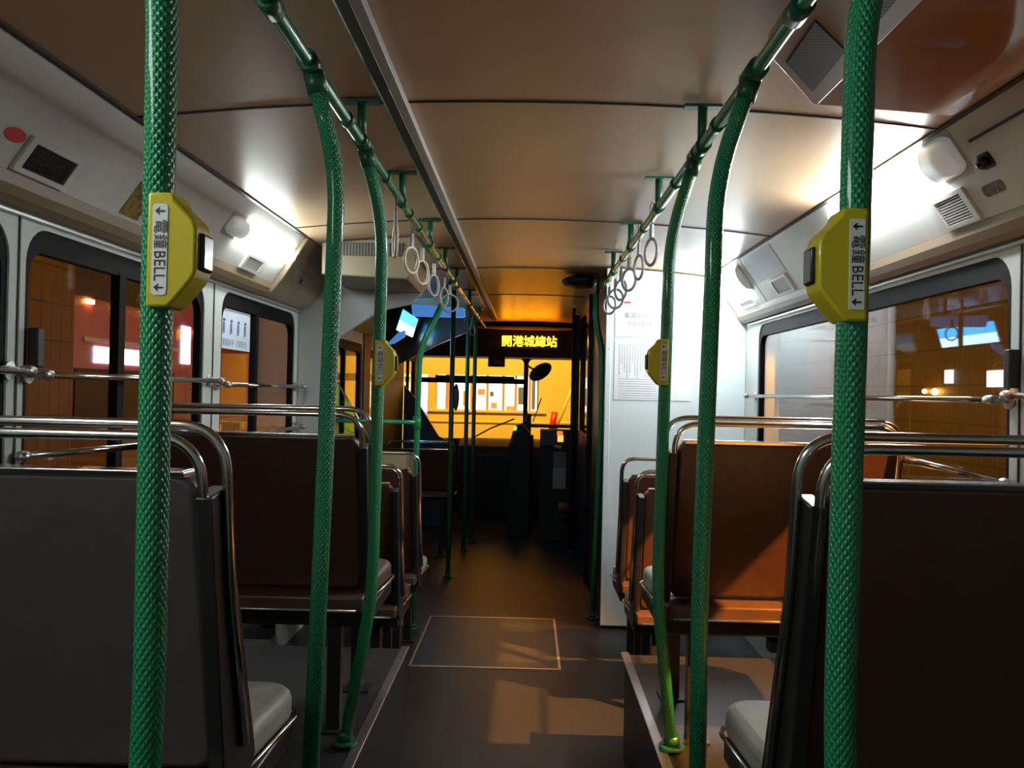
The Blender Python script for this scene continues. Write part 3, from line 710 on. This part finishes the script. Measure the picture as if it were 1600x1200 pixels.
# ---------------------------------------------------------------- exit door gear on the left
root = empty('door_gear_cover', (-1.0, 4.1, 1.75), 'beige box over the exit door with mesh grille and lock flap', 'door gear cover')
kids = []
bp = [(-1.0, 1.962), (-.985, 1.962), (-1.09, 1.79), (-1.14, 1.725), (-1.1995, 1.70), (-1.1995, 1.962)]
kids.append(obj('cove_box', pr([bp], 'y', 3.80, 4.46), 'mech', bevel=.006))
q = [(-1.03, 4.3), (-.70, 4.3)]
kids.append(obj('header', pr([[(-.95, 1.815), (-.56, 1.80), (-.52, 1.84), (-.52, 1.997), (-.95, 1.962)]], 'y', 3.90, 4.46), 'mech', bevel=.008))
kids.append(obj('mesh_grille', bx(-.90, -.58, 3.892, 3.8995, 1.903, 1.962), 'grillex'))
kids.append(obj('lock_flap', pr([[(3.92, .14), (4.22, .14), (4.22, .225), (3.92, .225)]], 'x', .015, .024, cfn(-1)), 'mech', bevel=.002))
kids.append(obj('flap_seam', pr([[(3.912, .132), (4.228, .132), (4.228, .233), (3.912, .233)], [(3.92, .14), (3.92, .225), (4.22, .225), (4.22, .14)]], 'x', .015, .0165, cfn(-1)), 'black'))
kids.append(obj('lock', pr([[(4.04, .17), (4.06, .17), (4.06, .195), (4.04, .195)]], 'x', .024, .028, cfn(-1)), 'black'))
adopt(root, kids)
tag(obj('door_bulkhead', pr([[(-1.199, .96), (-1.03, .96), (-1.01, 1.51), (-.985, 1.568), (-.778, 1.706), (-.62, 1.745), (-.56, 1.80), (-.56, 1.90), (-1.035, 1.90), (-1.13, 1.765), (-1.199, 1.70)]], 'y', 4.465, 4.50), 'plate', bevel=.004),
    'grey blue arched bulkhead plate beside the exit door', 'bulkhead')
root = empty('door_screen', (-.9, 4.78, 0), 'low beige partition with teal glass before the exit door', 'screen')
kids = [obj('board', bx(-1.198, -.62, 4.752, 4.782, .001, .955), 'beige', bevel=.004),
        obj('teal_glass', pr([[(-1.19, .96), (-.84, .96), (-.96, 1.17), (-1.055, 1.33), (-1.19, 1.36)]], 'y', 4.764, 4.770), 'tglass'),
        obj('glass_edge', tb([(-.835, 4.767, .965), (-.96, 4.767, 1.175), (-1.055, 4.767, 1.335)], .006, 8), 'alu'),
        obj('board_edge', bx(-.619, -.60, 4.745, 4.79, .001, .96), mat('lit_tone_edge_board', (.48, .40, .24), .4), bevel=.003)]  # edge in a paler beige for the light falling on it
adopt(root, kids)
root = empty('guard_tube', (-.9, 4.7, 1.12), 'horizontal green guard tube joining wall and exit door pole', 'guard tube')
adopt(root, [obj('tube', tb([(-1.195, 4.68, 1.125), (-.60, 4.68, 1.125)], .012, 14), 'smooth'), obj('tee_joint', tb([(-.60, 4.69, 1.09), (-.60, 4.69, 1.16)], .0225, 16), 'smooth')])

# lit cyan panel low on the far left cove, and the dark bulkhead behind it
root = empty('illuminated_panel', (-1.0, 6.34, 1.74), 'glowing cyan and white advertising screen on the far left cove', 'lit panel')
fpl = lambda u, v, w: (-.93 - .045 * v + w * .8, u, 1.89 - .15 * v - w * .3)
adopt(root, [obj('casing', pr([[(6.335, -.08), (7.26, -.08), (7.26, 1.08), (6.335, 1.08)]], 'x', -.06, -.004, fpl), 'blackgl', bevel=.004),
             obj('screen', pr([[(6.34, 0), (7.2, 0), (7.2, .52), (6.34, .52)]], 'x', -.003, .0, fpl), 'tv'),
             obj('screen_strip', pr([[(6.34, .525), (7.2, .525), (7.2, 1), (6.34, 1)]], 'x', -.003, .0, fpl), 'tvw')])
root = empty('screen_glow_trim', (-.8, 6.3, 1.63), 'curved trim with the blue glow of the cyan screen put in as emission, far left', 'header')
bl = mat('blue_screen_glow_plastic', (.04, .10, .25), .25, emit=(.09, .32, .85), es=.42)  # emission stands in for the screen's light on trim that is no lamp
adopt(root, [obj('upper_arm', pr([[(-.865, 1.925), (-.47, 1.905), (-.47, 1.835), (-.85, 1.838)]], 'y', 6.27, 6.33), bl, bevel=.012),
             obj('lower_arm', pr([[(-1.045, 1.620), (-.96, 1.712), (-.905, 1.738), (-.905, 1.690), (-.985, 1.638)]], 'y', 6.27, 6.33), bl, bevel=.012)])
tag(obj('front_bulkhead', pr([[(-1.19, 1.52), (-1.12, 1.52), (-.80, 1.69), (-.46, 1.845), (-.46, 2.0), (-1.0, 1.96), (-1.19, 1.7)]], 'y', 7.45, 7.50), mat('dark_gloss_brown_bulkhead', (.10, .06, .05), .18, coat=.5), bevel=.006), 'dark glossy bulkhead across the far left corner of the ceiling', 'bulkhead')

# ---------------------------------------------------------------- display, mirror, dashboard
root = empty('destination_display', (0, 8.8, 1.66), 'black overhead display showing amber characters above the windscreen', 'display')
adopt(root, [obj('display_housing', bx(-1.19, .56, 8.81, 9.29, 1.655, 1.935), 'dash', bevel=.01),
             obj('display_window', bx(-.72, .36, 8.803, 8.809, 1.735, 1.90), 'blackgl'),
             obj('lettering', text_bm('開港城總站', .128, lambda u, v, w: (u + .002, 8.797 - w, 1.811 + v * .93), .001, .89), 'led')])
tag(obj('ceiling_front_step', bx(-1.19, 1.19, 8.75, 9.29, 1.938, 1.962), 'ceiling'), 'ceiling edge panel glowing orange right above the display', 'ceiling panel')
root = empty('camera_box', (-.33, 8.72, 1.555), 'small dark box hanging under the display', 'box')
adopt(root, [obj('box_body', bx(-.415, -.244, 8.82, 8.92, 1.555, 1.6545), 'dash', bevel=.006), obj('box_front', bx(-.36, -.27, 8.816, 8.8195, 1.585, 1.625), mat('dark_olive_lens', (.06, .055, .035), .3))])
root = empty('rear_view_mirror', (.1, 9.0, 1.5), 'dark oval rear view mirror hanging at the windscreen pillar', 'mirror')
bm = bmesh.new(); blob(bm, (0, 0, 0), .075, .35, 1, 20)
for v in bm.verts: v.co.x *= 1.75
bm.transform(Matrix.Translation((.125, 8.95, 1.515)) @ Matrix.Rotation(-.62, 4, 'Y'))
mb = obj('mirror_back', bm, 'dash', smooth=True)
adopt(root, [mb, obj('mirror_arm', tb([(-.02, 9.29, 1.60), (.02, 9.1, 1.56), (.10, 8.97, 1.52)], .010, 8), 'black')])
root = empty('dashboard', (0, 8.9, 0), 'black dashboard below the windscreen', 'dashboard')
adopt(root, [obj('dash_body', pr([[(8.75, .001), (9.295, .001), (9.295, .80), (9.0, .795), (8.8, .74), (8.75, .66)]], 'x', -.70, 1.19), 'dash', bevel=.01),
             obj('dash_side', pr([[(-1.195, .001), (-.705, .001), (-.705, .80), (-.85, .86), (-1.08, 1.215), (-1.195, 1.35)]], 'y', 8.30, 8.34), 'dashblue', bevel=.004)])
# fare box and cab door
root = empty('fare_box', (-.08, 7.75, 0), 'dark fare machine with a small green light', 'fare machine')
adopt(root, [obj('machine_body', pr([[(-.17, .001), (.03, .001), (.03, .93), (-.045, 1.02), (-.10, 1.0), (-.17, .80)]], 'y', 7.75, 7.95), 'dash', bevel=.006),
             obj('machine_screen', pr([[(-.160, .83), (-.125, .83), (-.098, .985), (-.118, .985)]], 'y', 7.744, 7.7495), mat('brown_reader_face', (.10, .05, .03), .4)),
             obj('indicator', pr([[(-.128, .955), (-.098, .955), (-.090, .99), (-.116, .99)]], 'y', 7.738, 7.7435), 'greenlit')])
root = empty('ticket_post', (-.02, 8.1, .9), 'short black post with a pale strip standing by the fare machine', 'post')
adopt(root, [obj('post', bx(-.005, .035, 8.1, 8.14, .90, 1.10), 'dash', bevel=.004), obj('post_base', bx(-.03, .06, 8.05, 8.2, .001, .90), 'dash', bevel=.004), obj('pale_strip', bx(-.022, -.008, 8.11, 8.12, 1.02, 1.09), 'beige')])
root = empty('cab_door', (.24, 7.55, 0), 'low dark driver cab door with screens and papers', 'cab door')
kids = [obj('door_panel', bx(.115, .435, 7.60, 7.65, .001, .98), 'dash', bevel=.006),
        obj('top_rail', tb([(.03, 7.62, 1.005), (.435, 7.62, 1.005)], .014, 10), 'black'),
        obj('console', bx(.125, .24, 7.52, 7.595, .84, .975), mat('grey_console', (.06, .07, .08), .4), bevel=.004),
        obj('red_indicator', bx(.262, .312, 7.585, 7.598, .93, .965), 'redlit', bevel=.002),
        obj('orange_screen', bx(.268, .318, 7.585, 7.598, .872, .928), 'oralit', bevel=.002),
        obj('paper_roll', tb([(.232, 7.56, .838), (.302, 7.56, .822)], .012, 10), 'whitepaper'),
        obj('paper', bx(.235, .345, 7.593, 7.5985, .62, .785), mat('dark_paper', (.20, .20, .18), .6)),
        obj('paper', bx(.232, .345, 7.588, 7.5925, .46, .64), mat('greyish_paper', (.34, .32, .33), .6))]
adopt(root, kids)
tag(obj('red_cylinder', tb([(.27, 7.25, .345), (.37, 7.25, .335)], .045, 16), mat('dull_red_brown', (.25, .07, .03), .4)), 'small dull red cylinder fixed low on the cab door', 'cylinder')
tag(obj('cylinder_shelf', bx(.26, .43, 7.19, 7.598, .27, .289), 'dash'), 'small black shelf under the red cylinder', 'shelf')
tag(obj('wiper', tb([(-.62, 9.36, .775), (-.40, 9.36, .90), (-.14, 9.36, 1.01)], .008, 8), 'black'), 'long thin windscreen wiper slanting up to the right', 'wiper')
tag(obj('wiper', tb([(.06, 9.36, .98), (.10, 9.36, 1.10), (.145, 9.36, 1.24)], .006, 8), 'black'), 'short thin wiper right of the windscreen pillar', 'wiper')
# round white-grey label hanging on the leftmost forward pole
bm = bmesh.new(); blob(bm, (-.50, 6.0, 1.255), .05, .5, 1.9, 12)
for v in bm.verts: v.co.x = -.50 + (v.co.x + .50) * .45
tag(obj('pole_reader', bm, mat('dark_olive_plastic', (.07, .06, .045), .4), smooth=True), 'dark oval device on the leftmost of the three forward poles', 'device')

# ---------------------------------------------------------------- floor hatch
root = empty('floor_hatch', (-.18, 4.5, 0), 'rectangular floor hatch with a thin metal edge in the aisle', 'hatch')
bm = pr([[(-.536, 4.065), (.182, 4.065), (.182, 4.98), (-.536, 4.98)], [(-.526, 4.079), (-.526, 4.966), (.170, 4.966), (.170, 4.079)]], 'z', .0005, .0035)
adopt(root, [obj('hatch_edge', bm, mat('worn_brass_edge', (.55, .48, .40), .3, .6)), obj('hatch_lid', bx(-.5255, .1695, 4.0795, 4.9655, .0004, .0024), mat('grey_hatch_vinyl', (.026, .032, .035), .42, var=.3, vscale=60))])

# ---------------------------------------------------------------- outside
tag(obj('ground', bx(-16, 16, -12, 22, -.40, -.36), 'asphalt'), kind='structure')
# yellow building ahead
root = empty('yellow_building', (0, 14, -.35), 'bright yellow painted building with lit windows seen through the windscreen', 'building')
kids = [obj('facade', pr([[(-7, -.355), (7, -.355), (7, 5.2), (-7, 5.2)], [(-1.50, 1.0), (-1.50, 1.56), (.17, 1.56), (.17, 1.0)], [(-2.05, .2), (-2.05, 1.56), (-1.62, 1.56), (-1.62, .2)]], 'y', 14.0, 14.25), 'yellowwall')]
kids.append(obj('sill', bx(-1.6, .3, 13.95, 13.999, .955, .995), 'yellowwall', bevel=.008))
kids.append(obj('ledge', bx(-1.6, 3, 13.97, 13.999, .79, .82), 'yellowwall', bevel=.008))
xs = [-1.50, -1.30, -.92, -.66, -.40, -.20, .03, .17]
for i, (a, b) in enumerate(zip(xs, xs[1:])):
    mt = ['lit', 'lit', 'lit', 'lit', 'lit', 'lit', 'lit'][i]
    w = obj('window_pane', bx(a + .02, b - .02, 14.10, 14.12, 1.0, 1.56), mt)
    w['label'] = 'lit window pane of the yellow building'
    kids.append(w)
    kids.append(obj('mullion', bx(a - .018 - (.02 if i == 1 else 0), a + .018, 14.02, 14.13, 1.0, 1.56), 'orange'))
bm = bmesh.new()
for (a, b, c, d) in ((-1.06, -.98, 1.06, 1.30), (-.60, -.50, 1.02, 1.12), (-.82, -.70, 1.24, 1.34), (-.35, -.22, 1.0, 1.07)):
    box(bm, a, b, 14.085, 14.098, c, d)
kids.append(obj('posters', bm, mat('pinkish_paper', (.75, .45, .38), .6)))
bm = bmesh.new()
for (a, b, c, d) in ((-.16, -.03, 1.10, 1.38), (-.62, -.56, 1.22, 1.30), (.06, .12, 1.02, 1.5)): box(bm, a, b, 14.083, 14.096, c, d)
kids.append(obj('posters', bm, 'greyink'))
kids.append(obj('doorway_panel', bx(-1.80, -1.64, 14.10, 14.12, .95, 1.56), 'lit')); kids.append(obj('doorway_panel', bx(-2.05, -1.93, 14.10, 14.12, .2, 1.56), 'litg'))
kids.append(obj('doorway_panel', bx(-1.80, -1.64, 14.10, 14.12, .2, .948), 'litb')); kids.append(obj('doorway_panel', bx(-1.93, -1.80, 14.10, 14.12, .2, 1.56), 'orange'))
adopt(root, kids)
# yellow lattice frame with a red foot
root = empty('yellow_trestle', (.7, 12.9, -.35), 'yellow lattice trestle standing outside, right of the windscreen pillar', 'trestle')
bm = bmesh.new()
for dx in (0, .42):
    tube(bm, [(.40 + dx, 12.8, .70), (.80 + dx, 12.9, 1.75)], .02, 8)
    tube(bm, [(.40 + dx, 12.8, .70), (.34 + dx, 12.8, -.355)], .02, 8)
for t in (.15, .4, .65, .9):
    tube(bm, [(.40 + .4 * t, 12.8 + .1 * t, .70 + 1.05 * t), (.82 + .4 * t, 12.8 + .1 * t, .70 + 1.05 * t)], .012, 8)
k0 = obj('lattice', bm, mat('pale_yellow_paint', (.95, .80, .25), .4))
adopt(root, [k0, obj('red_foot', tb([(.36, 12.75, .74), (.40, 12.75, 1.02)], .05, 10), 'red')])
# magenta bus parked on the left
root = empty('parked_bus', (-5.4, 8.0, -.35), 'magenta bus with bright white windows parked on the left', 'bus')
kids = [obj('bus_body', bx(-6.7, -4.22, 7.85, 13.5, -.1, 2.9), 'pink', bevel=.06)]
wins = [(8.30, 8.78, 1.50, 1.66, 'buslit'), (8.82, 9.34, 1.50, 1.66, 'buslit'), (10.40, 10.66, 1.56, 2.02, 'buslit')]
for a, b, c, d, mm in wins: kids.append(obj('lit_window', bx(-4.219, -4.205, a, b, c, d), mm))
kids.append(obj('dark_window', bx(-4.219, -4.209, 8.1, 10.3, 1.70, 1.74), 'white')); kids.append(obj('dark_window', bx(-4.219, -4.209, 7.9, 9.6, 2.12, 2.55), 'buswin')); kids.append(obj('dark_window', bx(-4.219, -4.207, 7.95, 10.2, .9, 1.44), 'buswin'))
for a in (8.12, 8.75, 9.40): kids.append(obj('roof_lamp', bx(-4.219, -4.19, a, a + .12, 2.06, 2.10), 'flame'))
for a in (9.2, 12.4):
    kids.append(obj('wheel', tb([(-4.55, a, .10), (-4.20, a, .10)], .46, 24), 'black'))
adopt(root, kids)
# tiled pillar and low kerb wall on the left
tag(obj('tiled_pillar', bx(-3.5, -2.8, 4.66, 5.26, -.355, 4.2), 'tile'), 'orange lit tiled pillar outside the near left window', 'pillar')
tag(obj('kerb_barrier', bx(-3.3, -2.9, 6.0, 10.8, -.355, .95), mat('orange_barrier_paint', (.62, .32, .10), .5)), 'low orange barrier wall outside the left windows', 'barrier')
tag(obj('far_left_wall', bx(-11.0, -10.7, -6, 20, -.355, 6), 'tile'), kind='structure')
tag(obj('added_yellow_pillar', bx(3.49, 3.66, 12.9, 13.2, -.355, 4.0), 'yellowwall'), 'narrow added yellow pillar in place of a lit building strip, front edge of the long right window', 'pillar')  # added pillar in place of the lit yellow building beyond
lamp('added_pillar_spot', 'SPOT', (3.2, 11.3, 3.0), 220, (1.0, .62, .12), .1, (3.57, 12.9, 1.3), spot_size=.5, spot_blend=.5)  # added spot, only there to light the added yellow pillar
# tiled wall on the right with signs and lamps
tag(obj('tiled_wall', bx(4.05, 4.35, -8, 16, -.355, 3.3), tile_material('dark_red_brown_tiles', (.16, .065, .028), (.03, .016, .01), .09, .36)), 'dark brown tiled wall outside the right windows', 'wall')
for (a, b, c, d, n) in ((7.36, 7.66, 1.43, 1.575, 'larger white lit sign on the brown wall outside on the right'), (8.30, 8.43, 1.47, 1.60, 'narrow white lit sign left of the larger one outside')):
    root = empty('wall_sign', (4.04, a, c), n, 'sign')
    adopt(root, [obj('sign_face', bx(4.02, 4.049, a, b, c, d), mat('lit_sign', (.7, .7, .7), .5, emit=(.9, .88, .9), es=1.1), bevel=.003)])
for i, (y, z, n) in enumerate(((8.62, 1.39, 'larger amber wall light outside, just above the right guard bar'), (8.84, 1.395, 'smaller amber wall light outside, left of the larger one'))):
    bm = bmesh.new(); blob(bm, (4.02, y, z), .034 - .01 * i); tag(obj('wall_light', bm, 'flame', smooth=True), n, 'light')
